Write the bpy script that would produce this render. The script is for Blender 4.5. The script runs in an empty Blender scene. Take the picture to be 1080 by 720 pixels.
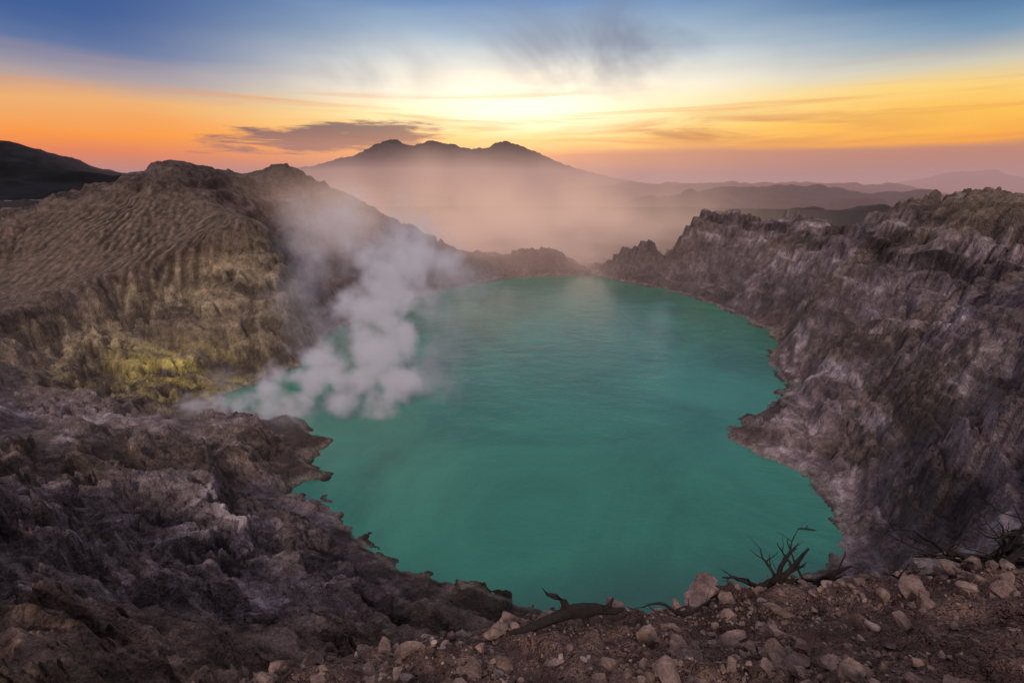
import bpy, math, random
import numpy as np
random.seed(4); rng=np.random.default_rng(7)
F=np.float32
H=200.0; PITCH=math.radians(18.4); CP,SP=math.cos(PITCH),math.sin(PITCH)
QUAL=1.0
# ---------------------------------------------------------------- survey of the crater (theodolite readings -> world x,y,z metres)
def ray(u,v):
    dx=(u-540)/510;dy=(360-v)/510
    return dx,CP+dy*SP,-SP+dy*CP
def pz(u,v,z):
    a,b,d=ray(u,v);t=(z-H)/d
    return (a*t,b*t,z)
def pt(u,v,t):
    a,b,d=ray(u,v)
    return (a*t,b*t,H+d*t)
lake=[(10,1048),(127,1070),(186,1070),(227,996),(294,922),(338,821),(350,717),(359,643),(341,593),(304,547),(287,495),(280,449),(229,406),(179,366),(175,350),(186,318),(206,309),(213,282),(199,248),(185,224),(165,210),(126,194),(93,184),(68,176),(45,176),(23,185),(10,190),(-10,194),(-25,202),(-46,210),(-77,228),(-103,250),(-125,273),(-148,277),(-147,290),(-131,299),(-153,312),(-144,350),(-167,360),(-198,387),(-249,395),(-279,410),(-281,438),(-251,474),(-234,547),(-254,634),(-239,690)]
lake+=[pz(u,v,0)[:2] for u,v in [(370,340),(400,328),(440,312),(500,300)]]
LK=np.array(lake,dtype=np.float64)
rim=[(1080,207,480),(1010,204,520),(960,212,580),(920,227,640),(885,240,700),(865,228,800),(830,224,880),(800,232,930),(775,224,950),(750,220,960),(725,235,980),(690,250,1000),(650,268,1030),(630,282,1070),
(605,286,1090),(595,268,1090),(575,260,1090),(550,266,1080),(520,272,1050),(500,264,1050),(440,240,1020),(380,209,980),(330,187,930),(295,170,900),(270,181,880),(235,182,800),(190,171,740),(165,175,720),(130,189,710),(60,205,700),(0,222,680),(-90,235,640)]
RIM=[pt(*a) for a in rim]
zz=[(250,436,4),(180,400,18),(140,410,20),(100,405,30),(0,420,45),(50,450,50),(250,440,25),(200,460,32),(120,480,50),(290,470,14),(0,500,80),(0,560,95),(100,540,75),(200,530,45),(260,510,28),(150,600,72),(300,560,30),(340,590,30),(250,620,55),(400,610,22),(0,640,125),(0,700,140),(100,690,125),(200,700,115),(350,650,60),(450,640,35),
(1080,560,85),(960,590,30),(900,560,8),(1000,520,55),(1080,480,90),(1000,450,62),(900,470,18),(850,440,18),(815,450,12),(920,420,40),(880,480,12),(1080,400,115),(1000,380,92),(900,350,68),(860,380,25),(870,290,98),(830,330,25),(760,290,32),(800,280,65),(700,280,30)]
tt=[(275,240,606),(265,225,660),(300,290,595),(320,320,585),(100,320,500),(0,350,430),(50,335,460),(200,285,560),(100,250,600),(50,300,540),(200,250,620),(120,205,690),(0,280,570),(200,350,510),(280,330,540),(100,370,465),(0,385,400),(-100,300,500),
(350,220,900),(400,290,880),(340,290,830),(460,270,960),(310,250,850),(950,250,520),(850,270,700),(1040,250,430),(1080,300,320),(1000,300,430),(940,300,480),(760,250,930)]
C=[p for p in RIM]+[pz(*a) for a in zz]+[pt(*a) for a in tt]
C+=[(x,y,0.0) for x,y in lake]
C+=[(0,300,-18),(0,600,-20),(50,850,-15),(200,700,-15),(-100,450,-14)]
C+=[(0,0,188),(0,14,176),(0,60,118),(0,120,52),(60,70,112),(120,90,92),(60,10,182),(110,30,178),(200,70,178),(320,160,182),(430,300,184),(160,150,50),(120,130,48),
    (-60,5,178),(-120,10,172),(-220,60,165),(-330,140,150),(-420,260,120),(-600,350,120),(-40,60,118),(-700,560,140),
    (0,-80,160),(0,-400,40),(300,-300,60),(-400,-300,40),(700,100,120),(900,300,0),(750,500,100),(900,800,-60),(700,900,-20),(-900,300,60),(-1000,700,70),(-1100,600,60)]
for (x,y,z) in RIM[4:24]:
    vx,vy=x-20,y-550
    C.append((20+vx*1.35,550+vy*1.35,z*0.3-60)); C.append((20+vx*2.0,550+vy*2.0,-130))
for (x,y,z) in RIM[25:31]:
    C.append((x*1.25,y*1.25,z-60)); C.append((x*1.7,y*1.7,0))
C+=[(0,2500,-150),(900,2300,-150),(-900,2300,-130),(1800,1200,-150),(-1900,1400,-60),(2000,-200,-150),(-2000,-200,-150),(0,-1500,-150)]
C=np.array(C,dtype=np.float64)
keep=[]
for i in range(len(C)):
    if all((C[i,0]-C[j,0])**2+(C[i,1]-C[j,1])**2>100 for j in keep): keep.append(i)
C=C[keep]; n=len(C); CC=20.0
d=np.sqrt((C[:,None,0]-C[None,:,0])**2+(C[:,None,1]-C[None,:,1])**2+CC*CC)
A=np.zeros((n+3,n+3)); A[:n,:n]=d-np.eye(n)*3.0; A[:n,n]=1;A[:n,n+1]=C[:,0];A[:n,n+2]=C[:,1];A[n:,:n]=A[:n,n:].T
sol=np.linalg.solve(A,np.concatenate([C[:,2],[0,0,0]])).astype(F)
Cf=C.astype(F)
def rbf(x,y):
    z=sol[n]+sol[n+1]*x+sol[n+2]*y; gx=np.full_like(x,sol[n+1]); gy=np.full_like(x,sol[n+2])
    for i in range(n):
        dx=x-Cf[i,0];dy=y-Cf[i,1];r=np.sqrt(dx*dx+dy*dy+F(CC*CC)); z+=sol[i]*r; k=sol[i]/r; gx+=k*dx; gy+=k*dy
    return z,gx,gy
def shore(x,y):
    m=len(LK); best=np.full_like(x,1e12); inside=np.zeros(x.shape,bool)
    for i in range(m):
        ax,ay=LK[i];bx,by=LK[(i+1)%m]; ax,ay,bx,by=F(ax),F(ay),F(bx),F(by)
        ex,ey=bx-ax,by-ay; px,py=x-ax,y-ay
        t=np.clip((px*ex+py*ey)/(ex*ex+ey*ey),0,1); qx=px-ex*t;qy=py-ey*t
        best=np.minimum(best,qx*qx+qy*qy)
        cnd=(ay>y)!=(by>y)
        if abs(ey)>1e-6: inside^=cnd&(x<ex*(y-ay)/ey+ax)
    dd=np.sqrt(best); return np.where(inside,-dd,dd)
def hsh(ix,iy,s):
    with np.errstate(over='ignore'):
        h=(ix.astype(np.int64).astype(np.uint32)*np.uint32(374761393)+iy.astype(np.int64).astype(np.uint32)*np.uint32(668265263)+np.uint32(s*362437+17))
        h=(h^(h>>np.uint32(13)))*np.uint32(1274126177); h=h^(h>>np.uint32(16)); h=h*np.uint32(2246822519); h^=h>>np.uint32(15)
    return (h&np.uint32(0xffffff)).astype(F)/F(0x1000000)
def perlin(x,y,s=0):
    ix=np.floor(x);iy=np.floor(y);fx=(x-ix).astype(F);fy=(y-iy).astype(F)
    u=fx*fx*fx*(fx*(fx*6-15)+10);v=fy*fy*fy*(fy*(fy*6-15)+10)
    def g(a,b):
        an=hsh(ix+a,iy+b,s)*F(6.28318); return np.cos(an)*(fx-a)+np.sin(an)*(fy-b)
    a=g(0,0);b=g(1,0);c_=g(0,1);d_=g(1,1)
    return (a+(b-a)*u+(c_-a)*v+(a-b-c_+d_)*u*v)*F(1.5)
def fbm(x,y,o,s=0,gain=.5):
    r=0;a=1.0
    for i in range(o):
        r=r+perlin(x,y,s+i)*F(a); x,y=(x*1.6-y*1.2)+F(11.3),(x*1.2+y*1.6)+F(5.7); a*=gain
    return r
def ridged(x,y,o,s=0,gain=.5):
    r=0;a=1.0
    for i in range(o):
        r=r+(0.5-np.abs(perlin(x,y,s+i)))*F(2*a); x,y=(x*1.6-y*1.2)+F(11.3),(x*1.2+y*1.6)+F(5.7); a*=gain
    return r
def sst(a,b,x):
    t=np.clip((x-a)/(b-a),0,1); return t*t*(3-2*t)
def facet(x,y,s):
    """angular rock blocks: every cell is a tilted plane at its own height; returns height and nearness to a crack"""
    ix=np.floor(x);iy=np.floor(y); f1=np.full(x.shape,9,F); f2=np.full(x.shape,9,F); h=np.zeros(x.shape,F)
    for i in (-1,0,1):
        for j in (-1,0,1):
            a=hsh(ix+i,iy+j,s);b=hsh(ix+i,iy+j,s+31)
            ox=(x-ix-i-a).astype(F);oy=(y-iy-j-b).astype(F);dd=ox*ox+oy*oy
            an=hsh(ix+i,iy+j,s+57)*F(6.28318); v=hsh(ix+i,iy+j,s+83)-F(.5)+(np.cos(an)*ox+np.sin(an)*oy)*F(.8)
            cl=dd<f1; f2=np.where(cl,f1,np.minimum(f2,dd)); h=np.where(cl,v,h); f1=np.where(cl,dd,f1)
    ed=np.sqrt(f2)-np.sqrt(f1)
    return (h+.25)*sst(0,.22,ed)-.25,ed
def phac(px,py,dx,dy,s):
    ix=np.floor(px);iy=np.floor(py);fx=(px-ix).astype(F);fy=(py-iy).astype(F)
    c=0;sn=0;w_=0
    for i in (-1,0,1):
        for j in (-1,0,1):
            hx=hsh(ix+i,iy+j,s);hy=hsh(ix+i,iy+j,s+91)
            ox=fx-i-hx; oy=fy-j-hy
            w=np.exp(-(ox*ox+oy*oy)*F(2.5)); m=(ox*dx+oy*dy)*F(6.28318)
            c=c+np.cos(m)*w; sn=sn+np.sin(m)*w; w_=w_+w
    return c/w_,sn/w_
def upmask(x,y): return np.clip(np.exp(-((x+480)/190)**4-((y-600)/130)**4),0,1)
def erode(x,y,gx,gy,r,um,rt):
    out=0; sl=np.sqrt(gx*gx+gy*gy); amp=(sl/(sl+F(.25)))/(1+np.maximum(sl-.8,0)); cav=0
    amp=amp*np.clip(.9+fbm(x/90,y/90,3,150)*.8,.3,1.6)
    wx=x+fbm(x/34,y/34,4,160)*7*(1-.9*um); wy=y+fbm(x/34+7,y/34,4,165)*7*(1-.9*um)
    for k,(cell,a) in enumerate([(95,.09),(46,.085),(23,.08),(10,.06),(5.2,.05),(2.8,.04)]):
        wgt=sst(.005,.013,cell/(r*1.0+1))*amp
        wgt=wgt*(1-.25*rt) if k<2 else wgt*(1-.75*rt)
        if k<3: wgt=wgt*(1-.6*um)
        if k==3: wgt=wgt*(1+1.3*um)
        gl=np.sqrt(gx*gx+gy*gy)+F(1e-4)
        dx=-gy/gl; dy=gx/gl
        cx,sx=phac(wx/F(cell),wy/F(cell),dx*1.0,dy*1.0,k*7+3)
        rid=1-2*np.sqrt(np.clip((1-cx)*.5,0,1))
        val=cx*.3+rid*.7
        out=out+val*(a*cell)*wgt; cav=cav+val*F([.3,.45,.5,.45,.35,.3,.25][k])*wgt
        q=F(a*6.28)*wgt*sx*(1-.85*um); gx=gx-q*dx; gy=gy-q*dy
    return out,cav
def cone(x,y,cx,cy,h,w,s):
    d=np.sqrt((x-cx)**2+(y-cy)**2+s*s)-s; return h*np.exp(-d/w)
def far(x,y):
    wx=x+fbm(x/1500,y/1500,3,40)*140; wy=y+fbm(x/1500+9,y/1500,3,44)*140
    ms=[cone(wx,wy,-2750,11900,1180,2500,220),cone(wx,wy,-1700,11900,1150,2600,250),cone(wx,wy,-100,12000,1160,2100,260),cone(wx,wy,-3300,2500,620,1500,500),
        cone(wx,wy,11300,12500,640,1500,300),cone(wx,wy,-900,5600,200,900,250),cone(wx,wy,1200,6800,280,1100,300)]
    z=0
    for m in ms: z=z+np.maximum(m,0)**6
    rg=325*np.exp(-((wy-7600)/1500)**2)*sst(-500,2200,wx)*(1-sst(5300,7200,wx))*(1+.16*fbm(x/700,y/900,4,50))
    rg2=120*np.exp(-((wy-4800)/600)**2)*(1-sst(1500,3000,wx))*sst(-3200,-1500,wx)
    rg3=255*np.exp(-((wy-4300-.1*wx)/800)**2)*sst(300,1500,wx)*(1-sst(3300,5000,wx))*(1+.25*fbm(x/500,y/600,4,55))
    rg4=185*np.exp(-((wy-2900)/420)**2)*sst(500,1100,wx)*(1-sst(2200,3200,wx))*(1+.35*fbm(x/350,y/400,4,58))
    z=(z+rg**6+rg2**6+np.maximum(rg3,0)**6+np.maximum(rg4,0)**6)**(1/6)
    return z-150+(ridged(wx/900,wy/900,5,60)-1.2)*(14+z*.08)
def zthr(x): return 72+(x+455)*.51
def cliffmask(x,y): return np.clip(np.exp(-((x+365)/125)**4-((y-510)/115)**4),0,1)
CA,SA=math.cos(math.radians(-14)),math.sin(math.radians(-14))
def terrain(x,y,want=False):
    x=x.astype(F);y=y.astype(F)
    r=np.sqrt(x*x+y*y)
    zb,gx,gy=rbf(x,y)
    f=sst(1900,2700,r)
    rt=sst(60,220,x)
    lf=sst(-20,-80,x)*sst(430,340,y)
    sd=shore(x,y)+fbm(x/28,y/28,4,5)*6
    um=upmask(x,y)*sst(-25,5,zb-zthr(x))
    cm=cliffmask(x,y); dz=zb-zthr(x)+fbm(x/25,y/25,3,170)*6
    zb=zb+cm*(sst(-10,8,dz)-.5)*34*sst(60,20,np.abs(dz))
    zb=np.where(r>1900,zb*(1-f)+far(x,y)*f,zb)
    e,cav=erode(x,y,gx,gy,r,um,rt)
    wx=x+fbm(x/50,y/50,4,240)*16; wy=y+fbm(x/50+3,y/50+8,4,245)*16
    rk=ridged(wx/70,wy/70,6,20,.5)-1.25
    fs=1-.5*sst(650,820,y)*sst(-50,-150,x)
    rw=5.0*(1+.6*fbm(x/160,y/160,2,77))*(1-.7*um)*fs
    cg=0; crack=0
    pu=np.where(x>0,x/.75,(x*CA+y*SA)/1.6).astype(F); pv=np.where(x>0,y/1.4,(-x*SA+y*CA)/.65).astype(F)
    for (s_,hh,sd_) in ((42,9.0,600),(19,4.8,610),(8.5,2.4,620),(4.0,1.2,630),(1.9,.6,640),(1.0,.32,650)):
        ax=pu+fbm(x/s_,y/s_,3,sd_+5)*s_*.45; ay=pv+fbm(x/s_+5,y/s_,3,sd_+7)*s_*.45
        g,ed=facet(ax/s_,ay/s_,sd_); w_=sst(.007,.016,s_/(r+1)); cg=cg+g*hh*w_; crack=crack+sst(.12,.0,ed)*w_*.5
    cgm=(.5+.5*sst(-.4,.2,fbm(x/120,y/120,2,290)))*(1-.88*um)*fs*(1+.1*lf)
    near=sst(60,18,r)
    z=zb+(e*1.0+rk*rw+cg*cgm)*(1-near)
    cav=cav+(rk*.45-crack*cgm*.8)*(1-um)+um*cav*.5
    st=z+fbm(x/70,y/70,4,81)*10+x*.10-y*.05
    for (hs,am) in ((19,.65),(7,.55)):
        q=st/hs; stp=(np.floor(q)+sst(.28,.72,q-np.floor(q)))*hs-st
        z=z+stp*am*(1+.5*rt+.4*lf)*sst(-.5,.0,fbm(x/110,y/110,3,83+int(hs)))*(1-near)*(1-f)*(1-.9*um)
    low=sd*.42+rk*1.2+np.clip(cg,-2,3)*.5
    k=sst(2,34,sd)
    z=np.where(sd>0,low*(1-k)+np.maximum(z,3+sd*.04)*k,np.maximum(sd*.45+np.minimum(cg*.3,1.5)*(sd>-6),-25))
    lipx=np.array([-40,-14,-12,-4.6,-2.5,-1,0,2.6,4,6,10,16,40],dtype=F); lipy=np.array([-8,-3,.8,3.9,6.6,7.5,7.5,7.3,8.0,8.7,7.9,8.5,12],dtype=F)
    lip=np.interp(x,lipx,lipy).astype(F)+fbm(x/2.2,y*0+1,3,9)*.6
    yy=np.log1p(np.exp(np.clip((y+.5)*2,-20,20)))/2
    yy=np.where(y>8,y+.5,yy)
    pad=198.2-.82*yy+.12*np.clip(x,-15,25)
    fc,_=facet(x/.9+fbm(x,y,2,700)*.3,y/.9,701) if r.min()<60 else (0,0)
    det=fbm(x/4,y/4,3,30)*.4+ridged(x/1.3,y/1.3,4,33)*.10+fbm(x/.35,y/.35,4,36)*.06-.12+fc*.14
    pad=pad+det*sst(.6,2.5,r)
    ex=np.maximum(y-lip,0); pad=pad-1.3*ex-np.minimum(ex,1)*.4-np.maximum(np.abs(x)-22,0)*.5+(ridged(x/9,y/9,4,31)-1)*np.clip(ex*.5,0,4)
    pad=np.where(r<150,pad,-1000)
    isp=pad>z
    z=np.maximum(z,pad)
    if want: return z,cav,sd,isp,um,st
    return z
def hz(x,y):
    return float(terrain(np.array([x]),np.array([y]))[0])
# ---------------------------------------------------------------- helpers
scene=bpy.context.scene
def link(o): scene.collection.objects.link(o); return o
def mk_mesh(name,V,Fc,mat=None,smooth=True):
    me=bpy.data.meshes.new(name); me.from_pydata(V,[],Fc); me.update()
    if smooth: me.polygons.foreach_set('use_smooth',[True]*len(me.polygons))
    if mat: me.materials.append(mat)
    return me
def grid_obj(name,X,Y,Z,col,mat):
    nr,nc=X.shape; me=bpy.data.meshes.new(name)
    co=np.stack([X,Y,Z],-1).reshape(-1,3).astype(F)
    idx=np.arange(nr*nc).reshape(nr,nc); q=np.stack([idx[:-1,:-1],idx[:-1,1:],idx[1:,1:],idx[1:,:-1]],-1).reshape(-1,4)
    me.vertices.add(len(co)); me.vertices.foreach_set('co',co.ravel())
    me.loops.add(q.size); me.loops.foreach_set('vertex_index',q.ravel().astype(np.int32))
    me.polygons.add(len(q)); me.polygons.foreach_set('loop_start',np.arange(0,q.size,4,dtype=np.int32)); 
    me.polygons.foreach_set('use_smooth',np.ones(len(q),dtype=bool))
    me.update(calc_edges=True)
    if col is not None:
        a=me.attributes.new('tint','FLOAT_COLOR','POINT'); c4=np.ones((len(co),4),F); c4[:,:3]=col.reshape(-1,3); a.data.foreach_set('color',c4.ravel())
    me.materials.append(mat); return link(bpy.data.objects.new(name,me))
class NT:
    def __init__(s,nt): s.nt=nt; nt.nodes.clear()
    def n(s,t,**k):
        nd=s.nt.nodes.new(t)
        for a,b in k.items(): setattr(nd,a,b)
        return nd
    def put(s,sock,v):
        if isinstance(v,bpy.types.NodeSocket): s.nt.links.new(v,sock)
        else: sock.default_value=v
    def m(s,op,a,b=None,c=None,clamp=False):
        nd=s.n('ShaderNodeMath',operation=op,use_clamp=clamp); s.put(nd.inputs[0],a)
        if b is not None: s.put(nd.inputs[1],b)
        if c is not None: s.put(nd.inputs[2],c)
        return nd.outputs[0]
    def noise(s,vec,scale,detail=4,rough=.55,dist=0,out=0,typ=None):
        nd=s.n('ShaderNodeTexNoise'); s.put(nd.inputs['Vector'],vec); 
        if typ: nd.noise_type=typ
        nd.inputs['Scale'].default_value=scale; nd.inputs['Detail'].default_value=detail; nd.inputs['Roughness'].default_value=rough; nd.inputs['Distortion'].default_value=dist
        return nd.outputs[out]
    def mr(s,v,a,b,c=0.,d=1.,sm=True):
        nd=s.n('ShaderNodeMapRange',interpolation_type='SMOOTHSTEP' if sm else 'LINEAR'); s.put(nd.inputs[0],v)
        for i,q in enumerate((a,b,c,d)): s.put(nd.inputs[i+1],q)
        return nd.outputs[0]
    def mix(s,f,a,b,bt='MIX'):
        nd=s.n('ShaderNodeMix',data_type='RGBA',blend_type=bt); s.put(nd.inputs[0],f)
        for sk,v in ((nd.inputs[6],a),(nd.inputs[7],b)):
            if isinstance(v,tuple) and len(v)==3: v=v+(1,)
            s.put(sk,v)
        return nd.outputs[2]
    def ramp(s,v,stops):
        nd=s.n('ShaderNodeValToRGB'); s.put(nd.inputs[0],v); e=nd.color_ramp.elements
        for i,(p,c) in enumerate(stops):
            q=e[i] if i<2 else e.new(p)
            q.position=p; q.color=tuple(c)+(1,)
        return nd.outputs[0]
def lin(r,g,b):
    f=lambda c:(c/255/12.92) if c/255<.04045 else ((c/255+.055)/1.055)**2.4
    return (f(r),f(g),f(b))
def mat(name):
    m=bpy.data.materials.new(name); m.use_nodes=True; return m,NT(m.node_tree)
# ---------------------------------------------------------------- materials
def rock_material(name,attr=True,base=(.2,.15,.13),farmode=False,stone=False):
    m,t=mat(name); out=t.n('ShaderNodeOutputMaterial'); b=t.n('ShaderNodeBsdfPrincipled'); b.inputs['Roughness'].default_value=.9
    b.inputs['Specular IOR Level'].default_value=.2
    tc=t.n('ShaderNodeTexCoord').outputs['Object']
    if attr:
        a=t.n('ShaderNodeAttribute',attribute_name='tint'); col=a.outputs['Color']
    else: col=base+(1,)
    if stone:
        col=t.mix(1.0,col,t.ramp(t.noise(tc,3.0,2,.6),[(.3,(.45,.43,.43)),(.7,(1.5,1.45,1.42))]),'MULTIPLY')
        col=t.mix(1.0,col,t.ramp(t.noise(tc,26,4,.7),[(.3,(.6,.6,.6)),(.7,(1.4,1.4,1.4))]),'MULTIPLY')
    else:
        n1=t.noise(tc,.011 if farmode else .12,6,.76)
        col=t.mix(1.0,col,t.ramp(n1,[(.36,(.55,.53,.53)),(.64,(1.5,1.48,1.48))]),'MULTIPLY')
        if not farmode:
            n2=t.noise(tc,1.6,6,.74)
            col=t.mix(1.0,col,t.ramp(n2,[(.33,(.55,.55,.55)),(.67,(1.5,1.5,1.5))]),'MULTIPLY')
    t.put(b.inputs['Base Color'],col)
    if not farmode:
        bp2=t.n('ShaderNodeBump'); bp2.inputs['Strength'].default_value=.8; bp2.inputs['Distance'].default_value=.08 if not stone else .03
        t.put(bp2.inputs['Height'],t.noise(tc,9 if not stone else 22,3,.7)); 
        if not stone:
            bp=t.n('ShaderNodeBump'); bp.inputs['Strength'].default_value=1.0; bp.inputs['Distance'].default_value=1.2
            vo=t.n('ShaderNodeTexVoronoi',feature='F1'); t.put(vo.inputs['Vector'],tc); vo.inputs['Scale'].default_value=.5; vo.inputs['Detail'].default_value=2.; vo.inputs['Roughness'].default_value=.6
            t.put(bp.inputs['Height'],t.m('ADD',t.m('MULTIPLY',t.noise(tc,.35,7,.68),1.5),t.m('MULTIPLY',vo.outputs['Distance'],.8))); t.put(bp2.inputs['Normal'],bp.outputs[0])
        t.put(b.inputs['Normal'],bp2.outputs[0])
    t.nt.links.new(b.outputs[0],out.inputs[0]); return m
M_ter=rock_material('volcanic_rock'); M_far=rock_material('distant_land',farmode=True)
M_stone=rock_material('stone',attr=False,base=(.25,.172,.145),stone=True); M_pale=rock_material('pale_stone',attr=False,base=(.34,.265,.235),stone=True)
mw,t=mat('dead_wood'); out=t.n('ShaderNodeOutputMaterial'); b=t.n('ShaderNodeBsdfPrincipled'); tc=t.n('ShaderNodeTexCoord').outputs['Object']
t.put(b.inputs['Base Color'],t.ramp(t.noise(tc,14,6,.7),[(.3,(.010,.007,.006)),(.75,(.045,.028,.022))])); b.inputs['Roughness'].default_value=.85
bp=t.n('ShaderNodeBump'); bp.inputs['Distance'].default_value=.02; t.put(bp.inputs['Height'],t.noise(tc,40,5,.7)); t.put(b.inputs['Normal'],bp.outputs[0])
t.nt.links.new(b.outputs[0],out.inputs[0]); M_wood=mw
# ---------------------------------------------------------------- crater terrain mesh
def lspace(a,b,nn): return np.exp(np.linspace(math.log(a),math.log(b),nn,endpoint=False))
rs=np.concatenate([lspace(.8,13,int(230*QUAL)),lspace(13,70,int(100*QUAL)),lspace(70,1250,int(1000*QUAL)),lspace(1250,2700,70),[2700.]])
az=np.radians(np.linspace(-74,74,int(1400*QUAL)))
R,AZ=np.meshgrid(rs,az,indexing='ij'); X=R*np.sin(AZ); Y=R*np.cos(AZ)
Z=np.empty(X.shape,F); COL=np.empty(X.shape+(3,),F)
def colour(x,y,z,cav,sd,isp,um,st):
    x=x.astype(F);y=y.astype(F)
    r=np.sqrt(x*x+y*y)
    def m(a,b,f): return a*(1-f[...,None])+b*f[...,None]
    v=lambda *c: np.array(c,F)
    px=x+z*.6; py=y+z*.8
    n1=fbm(px/140,py/140,4,200); n2=fbm(px/45,py/45,5,210); n3=fbm(px/14,py/14,5,220,.6); n4=fbm(px/4,py/4,4,225,.6)
    bn=fbm(st/26+n3*.12,x/400+y/500,3,230,.7)+fbm(st/6+n3*.2,x/150+y/200,2,236)*.5
    c=np.broadcast_to(v(.215,.155,.125),x.shape+(3,)).copy()
    right=sst(60,220,x)
    c=m(c,v(.225,.168,.175),np.clip(right*sst(-.5,.3,n1+.25),0,1))
    lm=sst(-20,-80,x)*sst(420,330,y)*sst(60,130,r)
    c=m(c,v(.25,.19,.193),lm*sst(-.4,.3,n1)*.9)
    pp=sst(.1,.85,n2*.7+n3*.3+cav*.2+bn*.5)
    c=m(c,v(.48,.40,.44),pp*right*.65*sst(215,150,z)); c=m(c,v(.47,.39,.41),pp*lm*.7)
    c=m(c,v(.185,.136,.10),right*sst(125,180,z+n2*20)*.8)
    dk=sst(.1,.7,-n2+n3*.4-bn*.4); c=m(c,v(.08,.059,.053),dk*(.65-.25*lm))
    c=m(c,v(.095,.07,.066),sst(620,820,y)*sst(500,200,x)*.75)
    c=m(c,v(.20,.142,.105),um*.9)
    tn=cliffmask(x,y)
    c=m(c,v(.37,.285,.18),tn*sst(8,-6,z-zthr(x)+n2*8)*np.clip(.8+.3*n3+.4*bn,0,1))
    su=np.exp(-((x+340)/80)**2-((y-442)/42)**2)*sst(60,20,z)*sst(-.5,.25,n2+n3)
    c=m(c,v(.64,.52,.13),np.clip(su*.95,0,1))
    nl=sst(170,90,r)*sst(40,0,x)
    c=m(c,v(.27,.175,.135),nl*.8)
    gr=sst(.2,.6,n2+.3*n3)*sst(170,100,r)*sst(-20,-60,x); c=m(c,v(.12,.10,.05),gr*.5)
    pc=v(.19,.118,.093)*(1+.4*fbm(x/1.5,y/1.5,4,500))[...,None]
    c=np.where(isp[...,None],pc,c)
    k=np.clip(1+cav*.6+n3*.15+n4*.12+bn*.35*(1-um),.35,2.0)  # cav darkens gullies and cracks: darker soil plus occlusion shade painted into the tint
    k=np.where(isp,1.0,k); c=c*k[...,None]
    wet=sst(5,0.3,sd)*sst(2.2,.3,z); c=m(c,c*.5,wet)
    sh=np.exp(-((sd-5)/2.5)**2)*.3*(z<5); c=m(c,v(.36,.34,.26),sh)
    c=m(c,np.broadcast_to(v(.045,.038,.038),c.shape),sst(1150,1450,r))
    return np.clip(c,.01,.9)
CH=120
for i in range(0,X.shape[0],CH):
    sl=slice(i,i+CH)
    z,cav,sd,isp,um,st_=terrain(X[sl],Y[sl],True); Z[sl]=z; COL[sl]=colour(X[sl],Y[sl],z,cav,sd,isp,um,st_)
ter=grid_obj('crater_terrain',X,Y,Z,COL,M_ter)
rs2=np.concatenate([lspace(2700,32000,420),lspace(32000,90000,12),[90000.]]); az2=np.radians(np.linspace(-74,74,900))
R2,A2=np.meshgrid(rs2,az2,indexing='ij'); X2=R2*np.sin(A2);Y2=R2*np.cos(A2)
Z2=far(X2.astype(F),Y2.astype(F))
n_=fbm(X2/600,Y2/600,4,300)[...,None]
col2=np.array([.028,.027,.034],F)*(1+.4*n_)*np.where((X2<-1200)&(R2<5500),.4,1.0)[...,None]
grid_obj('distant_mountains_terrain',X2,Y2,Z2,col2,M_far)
# ---------------------------------------------------------------- lake
mm,t=mat('crater_lake_water'); out=t.n('ShaderNodeOutputMaterial'); b=t.n('ShaderNodeBsdfPrincipled'); tc=t.n('ShaderNodeTexCoord').outputs['Object']
big=t.noise(tc,.007,6,.64,1.0)
t.put(b.inputs['Base Color'],t.ramp(big,[(.35,(.003,.165,.108)),(.65,(.022,.27,.178))]))
b.inputs['Roughness'].default_value=.13; b.inputs['IOR'].default_value=1.7
bp=t.n('ShaderNodeBump'); bp.inputs['Strength'].default_value=.8; bp.inputs['Distance'].default_value=.4
mp=t.n('ShaderNodeMapping'); mp.inputs['Rotation'].default_value=(0,0,.35); mp.inputs['Scale'].default_value=(.6,1,1); t.put(mp.inputs[0],tc)
t.put(bp.inputs['Height'],t.m('ADD',t.noise(mp.outputs[0],.4,4,.6,.3),t.m('MULTIPLY',t.noise(mp.outputs[0],.06,2,.5),2.4))); t.put(b.inputs['Normal'],bp.outputs[0])
t.nt.links.new(b.outputs[0],out.inputs[0])
link(bpy.data.objects.new('crater_lake',mk_mesh('crater_lake',[(-340,150,0),(420,150,0),(420,1082,0),(-340,1082,0)],[(0,1,2,3)],mm)))
# ---------------------------------------------------------------- stones
def ico(sub):
    import bmesh
    bm=bmesh.new(); bmesh.ops.create_icosphere(bm,subdivisions=sub,radius=1); V=np.array([v.co[:] for v in bm.verts]); Fc=np.array([[v.index for v in f.verts] for f in bm.faces]); bm.free(); return V,Fc
def stone(sub,cuts=7):
    V,Fc=ico(sub); V=V.copy()
    for _ in range(cuts):
        nrm=rng.normal(size=3); nrm/=np.linalg.norm(nrm); dcut=rng.uniform(.3,.62)
        p=V@nrm; ov=np.maximum(p-dcut,0); V-=ov[:,None]*nrm*.97
    V+=rng.normal(size=V.shape)*.02
    V*=np.array([1,rng.uniform(.55,1),rng.uniform(.45,.8)])*1.35
    return V,Fc
protos=[stone(2,10) for _ in range(18)]
def rotm():
    a,b,c_=rng.uniform(-.6,.6),rng.uniform(-.6,.6),rng.uniform(0,6.28)
    ca,sa,cb,sb,cc,sc_=math.cos(a),math.sin(a),math.cos(b),math.sin(b),math.cos(c_),math.sin(c_)
    return np.array([[cc,-sc_,0],[sc_,cc,0],[0,0,1]])@np.array([[1,0,0],[0,ca,-sa],[0,sa,ca]])@np.array([[cb,0,sb],[0,1,0],[-sb,0,cb]])
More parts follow.
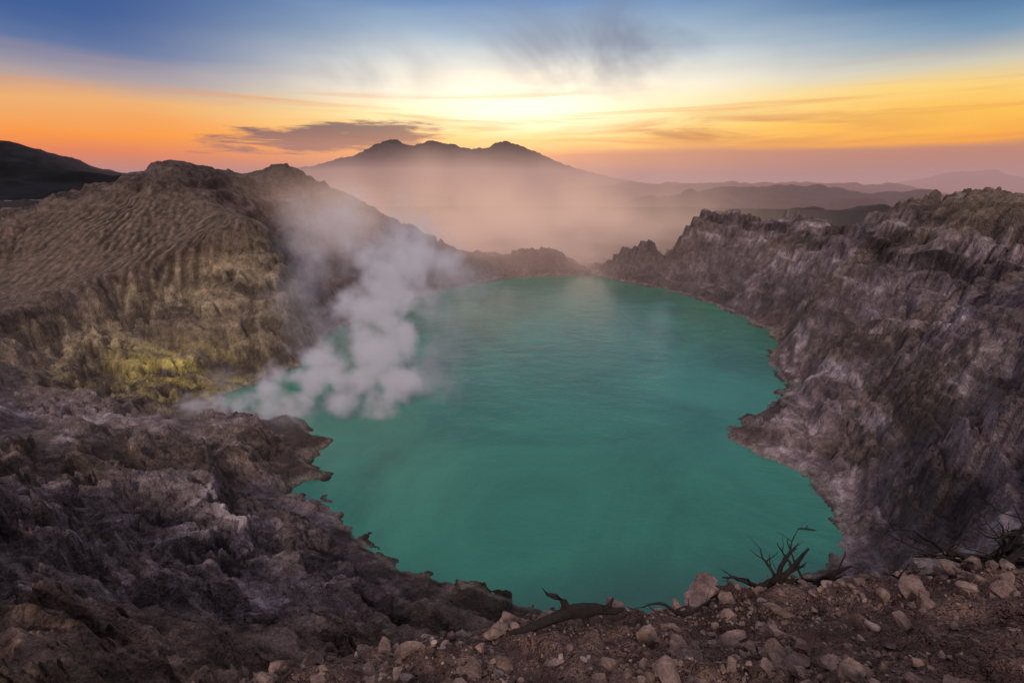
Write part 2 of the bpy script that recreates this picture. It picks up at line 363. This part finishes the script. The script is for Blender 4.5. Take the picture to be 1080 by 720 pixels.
def scatter(name,xs,ys,ss,material,sink=.0):
    zs=terrain(xs,ys); VV=[];FF=[];o=0
    for x,y,z,s in zip(xs,ys,zs,ss):
        V,Fc=protos[rng.integers(len(protos))]; W=(V*s)@rotm().T+np.array([x,y,z+s*(.3-sink)]); VV.append(W);FF.append(Fc+o);o+=len(V)
    me=mk_mesh(name,np.concatenate(VV).tolist(),np.concatenate(FF).tolist(),material,smooth=False); link(bpy.data.objects.new(name,me))
lipx=np.array([-12,-4.6,-2.5,-1,0,2.6,4,6,10,16]);lipy=np.array([.8,3.9,6.6,7.5,7.5,7.3,8.0,8.7,7.9,8.5])
N=28000
xs=rng.uniform(-8,15,N); ys=rng.uniform(1.8,10.0,N); ss=.016*(1-rng.random(N))**(-.52); ss=np.clip(ss,.016,.20)
cl=fbm(xs/1.4,ys/1.4,3,600); ok=(ys<np.interp(xs,lipx,lipy)+1.0)&(cl+rng.normal(size=N)*.25>-.15)&~((np.abs(xs-.8)<1.1)&(ys>4.9)&(ys<6.1)&(ss>.035))
scatter('rubble_stones',xs[ok],ys[ok],ss[ok],M_stone)
N=1100
xs=rng.uniform(-9,16,N); ys=rng.uniform(2.5,9.5,N); ss=.02*(1-rng.random(N))**(-.45); ss=np.clip(ss,.02,.12); ok=(ys<np.interp(xs,lipx,lipy)+.8)&~((np.abs(xs-.8)<1.1)&(ys>4.9)&(ys<6.1)&(ss>.035))
scatter('pale_stones',xs[ok],ys[ok],ss[ok],M_pale)
def boulder(name,x,y,s,material,sq=(1,1,1)):
    V,Fc=stone(4,12); V=V*np.array(sq)
    nz=fbm(V[:,0]*1.7+x,V[:,1]*1.7+V[:,2]*1.3,5,400)[:,None]; V=V*(1+.2*nz)
    V=V*s; me=mk_mesh(name,V.tolist(),Fc.tolist(),material,True); me.set_sharp_from_angle(angle=.4)
    o=link(bpy.data.objects.new(name,me)); o.location=(x,y,hz(x,y)+s*sq[2]*.2); o.rotation_euler=(.2,-.1,rng.uniform(0,6)); return o
boulder('boulder',3.75,7.6,.42,M_stone,(1,1,.8)); boulder('boulder',2.2,4.8,.2,M_stone,(1,1,1.1)); boulder('pale_boulder',8.3,7.5,.46,M_pale,(1.3,.8,.6))
boulder('boulder',-2.0,5.6,.15,M_stone,(1.3,1,.6)); boulder('boulder',6.6,6.3,.16,M_stone,(1.3,1,.6)); boulder('boulder',1.9,7.0,.18,M_stone)
boulder('boulder',-3.6,4.2,.14,M_stone,(1.2,1,.7)); boulder('pale_boulder',-.9,6.8,.16,M_pale,(1.3,1,.6)); boulder('boulder',7.6,5.2,.18,M_stone,(1.4,.9,.5))
boulder('boulder',4.4,6.2,.18,M_stone,(1.4,.9,.5)); boulder('boulder',5.9,7.6,.2,M_stone,(1.3,.9,.6))
# ---------------------------------------------------------------- dead wood
from mathutils import Vector
def tube(VV,FF,pts,rad,seg=7):
    o=len(VV); pts=[Vector(p) for p in pts]
    for i,p in enumerate(pts):
        d=(pts[min(i+1,len(pts)-1)]-pts[max(i-1,0)]).normalized(); a=d.orthogonal().normalized(); b_=d.cross(a)
        for k in range(seg):
            th=6.2832*k/seg; rr=rad[i]*(1+.18*math.sin(3*th+i)+random.uniform(-.1,.1)); VV.append(tuple(p+a*math.cos(th)*rr+b_*math.sin(th)*rr))
    for i in range(len(pts)-1):
        for k in range(seg):
            FF.append((o+i*seg+k,o+i*seg+(k+1)%seg,o+(i+1)*seg+(k+1)%seg,o+(i+1)*seg+k))
    FF.append(tuple(o+k for k in range(seg))[::-1]); FF.append(tuple(o+(len(pts)-1)*seg+k for k in range(seg)))
def grow(VV,FF,p,d,L,r,depth,crook=.35,grav=0.):
    nseg=7; pts=[Vector(p)]; d=Vector(d).normalized(); rad=[r]
    for i in range(nseg):
        d=(d+Vector((random.gauss(0,crook),random.gauss(0,crook),random.gauss(0,crook)+grav))*.55).normalized()
        pts.append(pts[-1]+d*L/nseg); rad.append(r*(1-.75*(i+1)/nseg))
        if depth>0 and i>=1 and random.random()<.6:
            dd=(d+Vector((random.gauss(0,.8),random.gauss(0,.8),random.gauss(0,.6)))).normalized()
            grow(VV,FF,pts[-1],dd,L*random.uniform(.35,.65),rad[-1]*.65,depth-1,crook,grav)
    tube(VV,FF,pts,rad,6)
def wood(name,x,y,stems,sink=.1):
    VV=[];FF=[]; z=hz(x,y)-sink
    for (ox,oy,d,L,r,dep,ck,gv) in stems: grow(VV,FF,(ox,oy,0),d,L,r,dep,ck,gv)
    me=mk_mesh(name,VV,FF,M_wood,True); o=link(bpy.data.objects.new(name,me)); o.location=(x,y,z); return o
wood('dead_root',5.25,7.9,[(0,0,(1,0,1),1.3,.09,2,.3,0.12),(.1,0,(.3,.1,1),1.2,.08,2,.35,0.12),(-.2,0,(1,-.2,.45),1.4,.09,1,.25,0.06),(-.1,.1,(-.6,0,.5),.9,.06,1,.3,0)],0.0)
wood('dead_root',6.35,8.0,[(0,0,(.1,0,1),1.0,.08,1,.25,0.1),(0,.1,(-.8,0,.3),.8,.05,1,.25,0),(0,0,(.7,0,.4),.7,.05,1,.3,0)],0.0)
st=[]
for i in range(28):
    a=random.uniform(0,6.28); st.append((random.uniform(-1.0,1.0),random.uniform(-.3,.3),(math.cos(a),math.sin(a)*.6,random.uniform(.2,1.0)),random.uniform(.8,1.7),random.uniform(.045,.10),2,.45,-.02))
wood('dead_shrub',9.3,7.0,st,-.12)
wood('dead_root',7.4,7.1,[(0,0,(1,-.2,.35),1.3,.06,2,.35,-.02),(0,0,(-.8,-.2,.35),.9,.05,2,.35,-.02)],0)
wood('dead_root',3.0,6.6,[(0,0,(-.8,0,.4),.8,.04,1,.35,0),(0,0,(.7,0,.5),.6,.035,1,.35,0)],0)
VV=[];FF=[]
tube(VV,FF,[(-.85,-.14,-.02),(-.6,-.12,.04),(-.45,-.1,.09),(-.15,0,.14),(.12,.04,.24),(.3,.05,.26),(.5,.1,.22),(.8,.1,.16),(.95,.1,.22)],[.02,.05,.06,.08,.10,.11,.08,.05,.015],9)
tube(VV,FF,[(.1,.03,.18),(0,.1,.34),(-.12,.12,.44),(-.26,.1,.50),(-.34,.12,.60)],[.06,.05,.04,.025,.008],7); tube(VV,FF,[(.3,.05,.2),(.35,-.05,.05),(.3,-.15,-.15)],[.06,.05,.03],7); tube(VV,FF,[(.55,.1,.18),(.7,.05,.33),(.74,.05,.48)],[.045,.035,.01],6)
o=link(bpy.data.objects.new('driftwood_log',mk_mesh('driftwood_log',VV,FF,M_wood))); o.location=(.8,5.7,hz(.8,5.7)+.13)
VV=[];FF=[]; tube(VV,FF,[(-5,0,.1),(-2,.4,.4),(1,0,.35),(4,-.8,.3),(6,-.8,.1)],[.2,.45,.5,.4,.1],8); tube(VV,FF,[(0,.1,.3),(1.5,1.6,1.2),(2,2.2,1.6)],[.3,.2,.05],6)
p=pz(850,558,0); o=link(bpy.data.objects.new('floating_log',mk_mesh('floating_log',VV,FF,M_wood))); o.location=(p[0],p[1],0)
# ---------------------------------------------------------------- volumes
def gn_volume(name,points,density_fn,mn,mx,res,material):
    me=bpy.data.meshes.new(name); me.from_pydata([p[:3] for p in points],[],[])
    a=me.attributes.new('rad','FLOAT','POINT'); a.data.foreach_set('value',[p[3] for p in points])
    a=me.attributes.new('dens','FLOAT','POINT'); a.data.foreach_set('value',[p[4] for p in points])
    me.materials.append(material)
    o=link(bpy.data.objects.new(name,me)); g=bpy.data.node_groups.new(name,'GeometryNodeTree')
    g.interface.new_socket('Geometry',in_out='INPUT',socket_type='NodeSocketGeometry'); g.interface.new_socket('Geometry',in_out='OUTPUT',socket_type='NodeSocketGeometry')
    t=NT(g); gi=t.n('NodeGroupInput'); go=t.n('NodeGroupOutput')
    vc=t.n('GeometryNodeVolumeCube'); vc.inputs['Min'].default_value=mn; vc.inputs['Max'].default_value=mx
    for k,v in zip(('Resolution X','Resolution Y','Resolution Z'),res): vc.inputs[k].default_value=v
    pos=t.n('GeometryNodeInputPosition').outputs[0]
    t.put(vc.inputs['Density'],density_fn(t,gi.outputs[0],pos))
    sm=t.n('GeometryNodeSetMaterial'); sm.inputs['Material'].default_value=material
    g.links.new(vc.outputs[0],sm.inputs[0]); g.links.new(sm.outputs[0],go.inputs[0])
    o.modifiers.new('volume','NODES').node_group=g; return o
def vec_add_noise(t,pos,scale,amount,detail=3):
    nz=t.noise(pos,scale,detail,.6,0,'Color')
    s1=t.n('ShaderNodeVectorMath',operation='SUBTRACT'); t.put(s1.inputs[0],nz); s1.inputs[1].default_value=(.5,.5,.5)
    s2=t.n('ShaderNodeVectorMath',operation='SCALE'); t.put(s2.inputs[0],s1.outputs[0]); s2.inputs['Scale'].default_value=amount
    s3=t.n('ShaderNodeVectorMath',operation='ADD'); t.put(s3.inputs[0],pos); t.put(s3.inputs[1],s2.outputs[0]); return s3.outputs[0]
def steam_field(t,geo,pos):
    p=vec_add_noise(t,pos,.02,56,7)
    sn=t.n('GeometryNodeSampleNearest'); sn.domain='POINT'; t.put(sn.inputs[0],geo); t.put(sn.inputs['Sample Position'],p)
    def smp(attr,typ):
        na=t.n('GeometryNodeInputNamedAttribute',data_type='FLOAT') if attr else t.n('GeometryNodeInputPosition')
        if attr: na.inputs[0].default_value=attr
        si=t.n('GeometryNodeSampleIndex',data_type=typ); t.put(si.inputs['Geometry'],geo)
        t.put([i for i in si.inputs if i.name=='Value' and i.enabled][0],na.outputs[0]); t.put(si.inputs['Index'],sn.outputs[0])
        return si.outputs[0]
    P_=smp(None,'FLOAT_VECTOR'); r=smp('rad','FLOAT'); dn=smp('dens','FLOAT')
    dist=t.n('ShaderNodeVectorMath',operation='DISTANCE'); t.put(dist.inputs[0],P_); t.put(dist.inputs[1],p)
    rel=t.m('DIVIDE',dist.outputs['Value'],r)
    nz=t.noise(pos,.045,7,.74)
    val=t.m('SUBTRACT',t.m('ADD',1.0,t.m('MULTIPLY',t.m('SUBTRACT',nz,.5),4.2)),rel)
    return t.m('MULTIPLY',t.mr(val,-.2,1.5),dn)
path=[(200,425,425,9,1),(235,428,425,12,1),(270,424,428,15,1),(305,416,430,17,1),(335,395,432,21,1),(350,384,432,19,.8),(372,404,434,22,1),(405,412,435,25,.9),(412,388,440,28,1),(400,355,445,26,1),(383,333,448,20,1),(402,316,452,27,.8),(426,298,465,31,.55),(440,280,485,33,.36),(436,262,505,34,.2),(422,246,525,36,.11),(405,230,550,38,.07)]
pts=[]
for a,b2 in zip(path[:-1],path[1:]):
    for k in range(9):
        f=k/9; q=[a[i]*(1-f)+b2[i]*f for i in range(5)]; p=pt(q[0],q[1],q[2]); rr=q[3]
        j=rng.normal(size=3)*rr*.42
        pts.append((p[0]+j[0],p[1]+j[1],max(p[2]+j[2],rr*.25),rr*rng.uniform(.4,.85),q[4]))
for (u,v,dd,r_,de) in [(250,415,445,40,.09),(455,335,470,34,.1),(470,300,500,44,.08),(300,440,420,30,.1),(440,385,455,30,.12),(360,350,470,34,.1),(340,300,560,45,.09),(370,260,560,45,.09),(320,230,620,50,.07)]:
    p=pt(u,v,dd); 
    for k in range(5):
        j=rng.normal(size=3)*r_*.5; pts.append((p[0]+j[0],p[1]+j[1],p[2]+j[2]*.5,r_*rng.uniform(.5,.9),de))
def vol_mat(name,sig_s,sig_a,emis,ecol,scol,g=.2):
    m,t=mat(name); out=t.n('ShaderNodeOutputMaterial'); at=t.n('ShaderNodeAttribute',attribute_name='density').outputs['Fac']
    sh=None
    if sig_s:
        s=t.n('ShaderNodeVolumeScatter'); s.inputs['Color'].default_value=scol+(1,); t.put(s.inputs['Density'],t.m('MULTIPLY',at,sig_s)); s.inputs['Anisotropy'].default_value=g; sh=s.outputs[0]
    e=t.n('ShaderNodeEmission'); t.put(e.inputs['Color'],ecol(t) if callable(ecol) else ecol+(1,)); t.put(e.inputs['Strength'],t.m('MULTIPLY',at,emis))
    outs=[e.outputs[0]]
    if sig_a:
        a=t.n('ShaderNodeVolumeAbsorption'); a.inputs['Color'].default_value=(0,0,0,1); t.put(a.inputs['Density'],t.m('MULTIPLY',at,sig_a)); outs.append(a.outputs[0])
    if sh: outs.append(sh)
    cur=outs[0]
    for o_ in outs[1:]:
        ad=t.n('ShaderNodeAddShader'); t.nt.links.new(cur,ad.inputs[0]); t.nt.links.new(o_,ad.inputs[1]); cur=ad.outputs[0]
    t.nt.links.new(cur,out.inputs['Volume']); return m
S=.15
vm=vol_mat('steam',S,0,S*.165,(1.0,.84,.97),(1.0,.94,.98))  # steam also emits, standing in for the missing multiple scattering
try: vm.cycles.volume_step_rate=2.0
except Exception: pass
pa=np.array(pts); mn=tuple((pa[:,:3]-pa[:,3:4]-16).min(0)); mx=tuple((pa[:,:3]+pa[:,3:4]+16).max(0)); mn=(mn[0],mn[1],.3)
ext=[mx[i]-mn[i] for i in range(3)]
gn_volume('steam_plume',pts,steam_field,mn,mx,[int(e/3.3) for e in ext],vm)
def mist_field(t,geo,pos):
    p=vec_add_noise(t,pos,.004,280,4)
    sp=t.n('ShaderNodeSeparateXYZ'); t.put(sp.inputs[0],p)
    so=t.n('ShaderNodeSeparateXYZ'); t.put(so.inputs[0],pos)
    def blob(cx,cy,cz,rx,ry,rz,am):
        s_=0
        for i,(c_,r_) in enumerate(((cx,rx),(cy,ry),(cz,rz))):
            q=t.m('POWER',t.m('DIVIDE',t.m('SUBTRACT',sp.outputs[i],c_),r_),2); s_=q if i==0 else t.m('ADD',s_,q)
        return t.m('MULTIPLY',t.m('EXPONENT',t.m('MULTIPLY',s_,-1)),am)
    e=t.m('ADD',blob(40,1650,0,540,420,145,1.4),blob(-320,890,140,110,120,55,1.3))
    e=t.m('ADD',e,blob(-110,1080,70,120,130,45,1.0)); e=t.m('ADD',e,blob(120,1150,15,150,150,60,1.2)); e=t.m('ADD',e,blob(-120,1300,190,170,150,75,.5))
    nz=t.mr(t.noise(pos,.006,6,.62),.35,.72)
    edge=t.m('MULTIPLY',t.mr(so.outputs[2],400,300),t.m('MULTIPLY',t.mr(so.outputs[1],760,860),t.mr(so.outputs[1],2300,2100)))
    return t.m('MULTIPLY',t.m('MULTIPLY',e,t.m('ADD',nz,.2)),edge)
def mist_col(t):
    sp=t.n('ShaderNodeSeparateXYZ'); t.put(sp.inputs[0],t.n('ShaderNodeTexCoord').outputs['Object'])
    return t.ramp(t.mr(sp.outputs[2],-60,300,0,1,False),[(0,lin(186,150,142)),(1,lin(240,194,170))])
vm2=vol_mat('mist',0,.006,.006,mist_col,(1,1,1))  # mist glows by its own emission instead of scattering light, warmer upward
try: vm2.cycles.volume_step_rate=1.5
except Exception: pass
gn_volume('lake_mist',[(0,1500,0,1,1)],mist_field,(-650,760,-150),(800,2300,400),[42,44,20],vm2)
def air(name,box,sig,c):
    hm,t=mat(name); out=t.n('ShaderNodeOutputMaterial'); ab=t.n('ShaderNodeVolumeAbsorption'); ab.inputs['Color'].default_value=(0,0,0,1); ab.inputs['Density'].default_value=sig
    em=t.n('ShaderNodeEmission'); em.inputs['Color'].default_value=c+(1,); em.inputs['Strength'].default_value=sig  # haze emits its own colour in place of light scattered by the air
    ad=t.n('ShaderNodeAddShader'); t.nt.links.new(ab.outputs[0],ad.inputs[0]); t.nt.links.new(em.outputs[0],ad.inputs[1]); t.nt.links.new(ad.outputs[0],out.inputs['Volume'])
    x0,x1,y0,y1,z0,z1=box
    hv=[(x,y,z) for x in (x0,x1) for y in (y0,y1) for z in (z0,z1)]
    link(bpy.data.objects.new(name,mk_mesh(name,hv,[(0,1,3,2),(4,6,7,5),(0,4,5,1),(2,3,7,6),(0,2,6,4),(1,5,7,3)],hm,False)))
air('valley_haze',(-80000,80000,2600,84000,-600,400),1.55e-4,lin(180,140,140))
air('crater_haze',(-560,560,180,1300,-30,120),1.2e-4,lin(172,144,146))
# ---------------------------------------------------------------- sky
FILL_AZ=math.radians(-165); FILL_EL=math.radians(42)
w=bpy.data.worlds.new('World'); scene.world=w; w.use_nodes=True; t=NT(w.node_tree); out=t.n('ShaderNodeOutputWorld'); bg=t.n('ShaderNodeBackground')
tc=t.n('ShaderNodeTexCoord').outputs['Generated']; sp=t.n('ShaderNodeSeparateXYZ'); t.put(sp.inputs[0],tc)
el=t.m('MULTIPLY',t.m('ARCSINE',sp.outputs[2]),57.2958); azn=t.m('MULTIPLY',t.m('ARCTAN2',sp.outputs[0],sp.outputs[1]),57.2958)
def ae(sx,sy,oz=0.):
    cb=t.n('ShaderNodeCombineXYZ'); t.put(cb.inputs[0],t.m('MULTIPLY',azn,sx)); t.put(cb.inputs[1],t.m('MULTIPLY',el,sy)); cb.inputs[2].default_value=oz; return cb.outputs[0]
def gauss(ca,wa,ce,we,e_=None):
    return t.m('EXPONENT',t.m('MULTIPLY',t.m('ADD',t.m('POWER',t.m('DIVIDE',t.m('SUBTRACT',azn,ca),wa),2),t.m('POWER',t.m('DIVIDE',t.m('SUBTRACT',el if e_ is None else e_,ce),we),2)),-1))
wob=t.m('MULTIPLY',t.m('SUBTRACT',t.noise(ae(.03,.22),1,3,.55,.4),.5),3.2)
elw=t.m('ADD',el,t.m('MULTIPLY',wob,t.mr(el,0.5,4)))
def er(stops): 
    return t.ramp(t.m('DIVIDE',t.m('ADD',elw,5),50),[((e+5)/50,lin(*c)) for e,c in stops])
cen=er([(0,(214,155,130)),(2.5,(244,172,112)),(4.5,(255,202,112)),(6.5,(255,230,160)),(9,(253,243,222)),(11.5,(220,224,222)),(14,(160,184,205)),(17,(92,136,188)),(26,(112,114,148)),(44,(160,156,170))])
lft=er([(0,(195,118,100)),(2.5,(232,128,84)),(4.2,(244,150,74)),(6,(234,172,112)),(8,(166,152,160)),(10.5,(90,112,158)),(13,(54,88,148)),(17,(42,76,142)),(26,(104,108,145)),(44,(160,156,170))])
rgt=er([(0,(175,122,118)),(2.2,(203,132,104)),(3.4,(244,165,76)),(5,(252,192,84)),(7,(248,208,124)),(9,(203,198,182)),(11.5,(115,148,180)),(14,(58,106,156)),(17,(44,84,144)),(26,(104,108,145)),(44,(160,156,170))])
fl=t.mr(azn,-6,-38); fr=t.mr(azn,8,42)
col=t.mix(fl,cen,lft); col=t.mix(fr,col,rgt)
col=t.mix(t.m('MULTIPLY',gauss(1,13,7.4,2.7,elw),.9),col,(1.3,1.18,.92))
sk=t.mr(t.noise(ae(.035,.75,3.),1,4,.6,.6),.5,.72)
col=t.mix(t.m('MULTIPLY',t.m('MULTIPLY',sk,.5),t.m('MULTIPLY',t.mr(el,2,4),t.mr(el,11,7))),col,lin(226,140,88))
bank=t.m('MULTIPLY',t.mr(t.m('ADD',el,wob),3.4,2.6),t.mr(azn,-2,8))
col=t.mix(t.m('MULTIPLY',bank,.7),col,lin(178,128,120))
cln=t.mr(t.noise(ae(.08,.7,11.),1,4,.6,.5),.36,.60)
col=t.mix(t.m('MULTIPLY',t.m('MULTIPLY',gauss(20,14,4.6,1.3,elw),cln),.85),col,lin(190,126,92))
base_el=t.m('ADD',4.2,t.m('MULTIPLY',t.m('ADD',azn,19),.06))
lc=t.m('ADD',t.m('POWER',t.m('DIVIDE',t.m('ADD',azn,19),12),2),t.m('POWER',t.m('DIVIDE',t.m('SUBTRACT',el,base_el),1.5),2))
lcn=t.m('ADD',t.m('SUBTRACT',1.0,lc),t.m('MULTIPLY',t.m('SUBTRACT',t.noise(ae(.14,1.3,7.),1,5,.64,.4),.5),3.4))
col=t.mix(t.m('MULTIPLY',t.mr(lcn,-.2,.6),.9),col,t.mix(t.mr(el,3,5.5),lin(150,108,112),lin(98,80,104)))
wz=t.noise(ae(.06,.10,1.),1,4,.55,.7)
wm=t.m('MAXIMUM',gauss(9,14,12.5,4.0),t.m('MULTIPLY',gauss(-12,12,11,3),.6))
col=t.mix(t.m('MULTIPLY',t.m('MULTIPLY',t.mr(wz,.42,.72),wm),.8),col,lin(104,116,146))
back=t.mr(t.m('ABSOLUTE',azn),75,130)
col=t.mix(back,col,t.ramp(t.m('DIVIDE',t.m('ADD',el,5),50),[(.1,lin(152,126,130)),(.4,lin(158,142,154)),(1,lin(160,156,170))]))
sky=t.n('ShaderNodeTexSky',sky_type='NISHITA'); sky.sun_disc=False; sky.sun_elevation=math.radians(2); sky.sun_rotation=0
fin=t.mix(1.0,col,t.mix(1.0,sky.outputs[0],(.012,.012,.012),'MULTIPLY'),'ADD')
t.put(bg.inputs[0],fin); bg.inputs[1].default_value=1.0; t.nt.links.new(bg.outputs[0],out.inputs[0])
# directional lamp added behind the camera to light both walls; horizon glow lies ahead
sl=bpy.data.lights.new('fill_light','SUN'); sl.energy=1.3; sl.angle=math.radians(6); sl.color=(1,.85,.76); so=link(bpy.data.objects.new('fill_light',sl))
dv=-Vector((math.sin(FILL_AZ)*math.cos(FILL_EL),math.cos(FILL_AZ)*math.cos(FILL_EL),math.sin(FILL_EL))); so.rotation_euler=dv.to_track_quat('-Z','Y').to_euler()
# camera
cd=bpy.data.cameras.new('camera'); cam=link(bpy.data.objects.new('camera',cd)); cd.lens=17; cd.sensor_width=36; cd.clip_start=.1; cd.clip_end=200000
cam.location=(0,0,H); cam.rotation_euler=(math.pi/2-PITCH,0,0); scene.camera=cam
scene.view_settings.view_transform='Standard'; scene.view_settings.look='None'; scene.view_settings.exposure=0
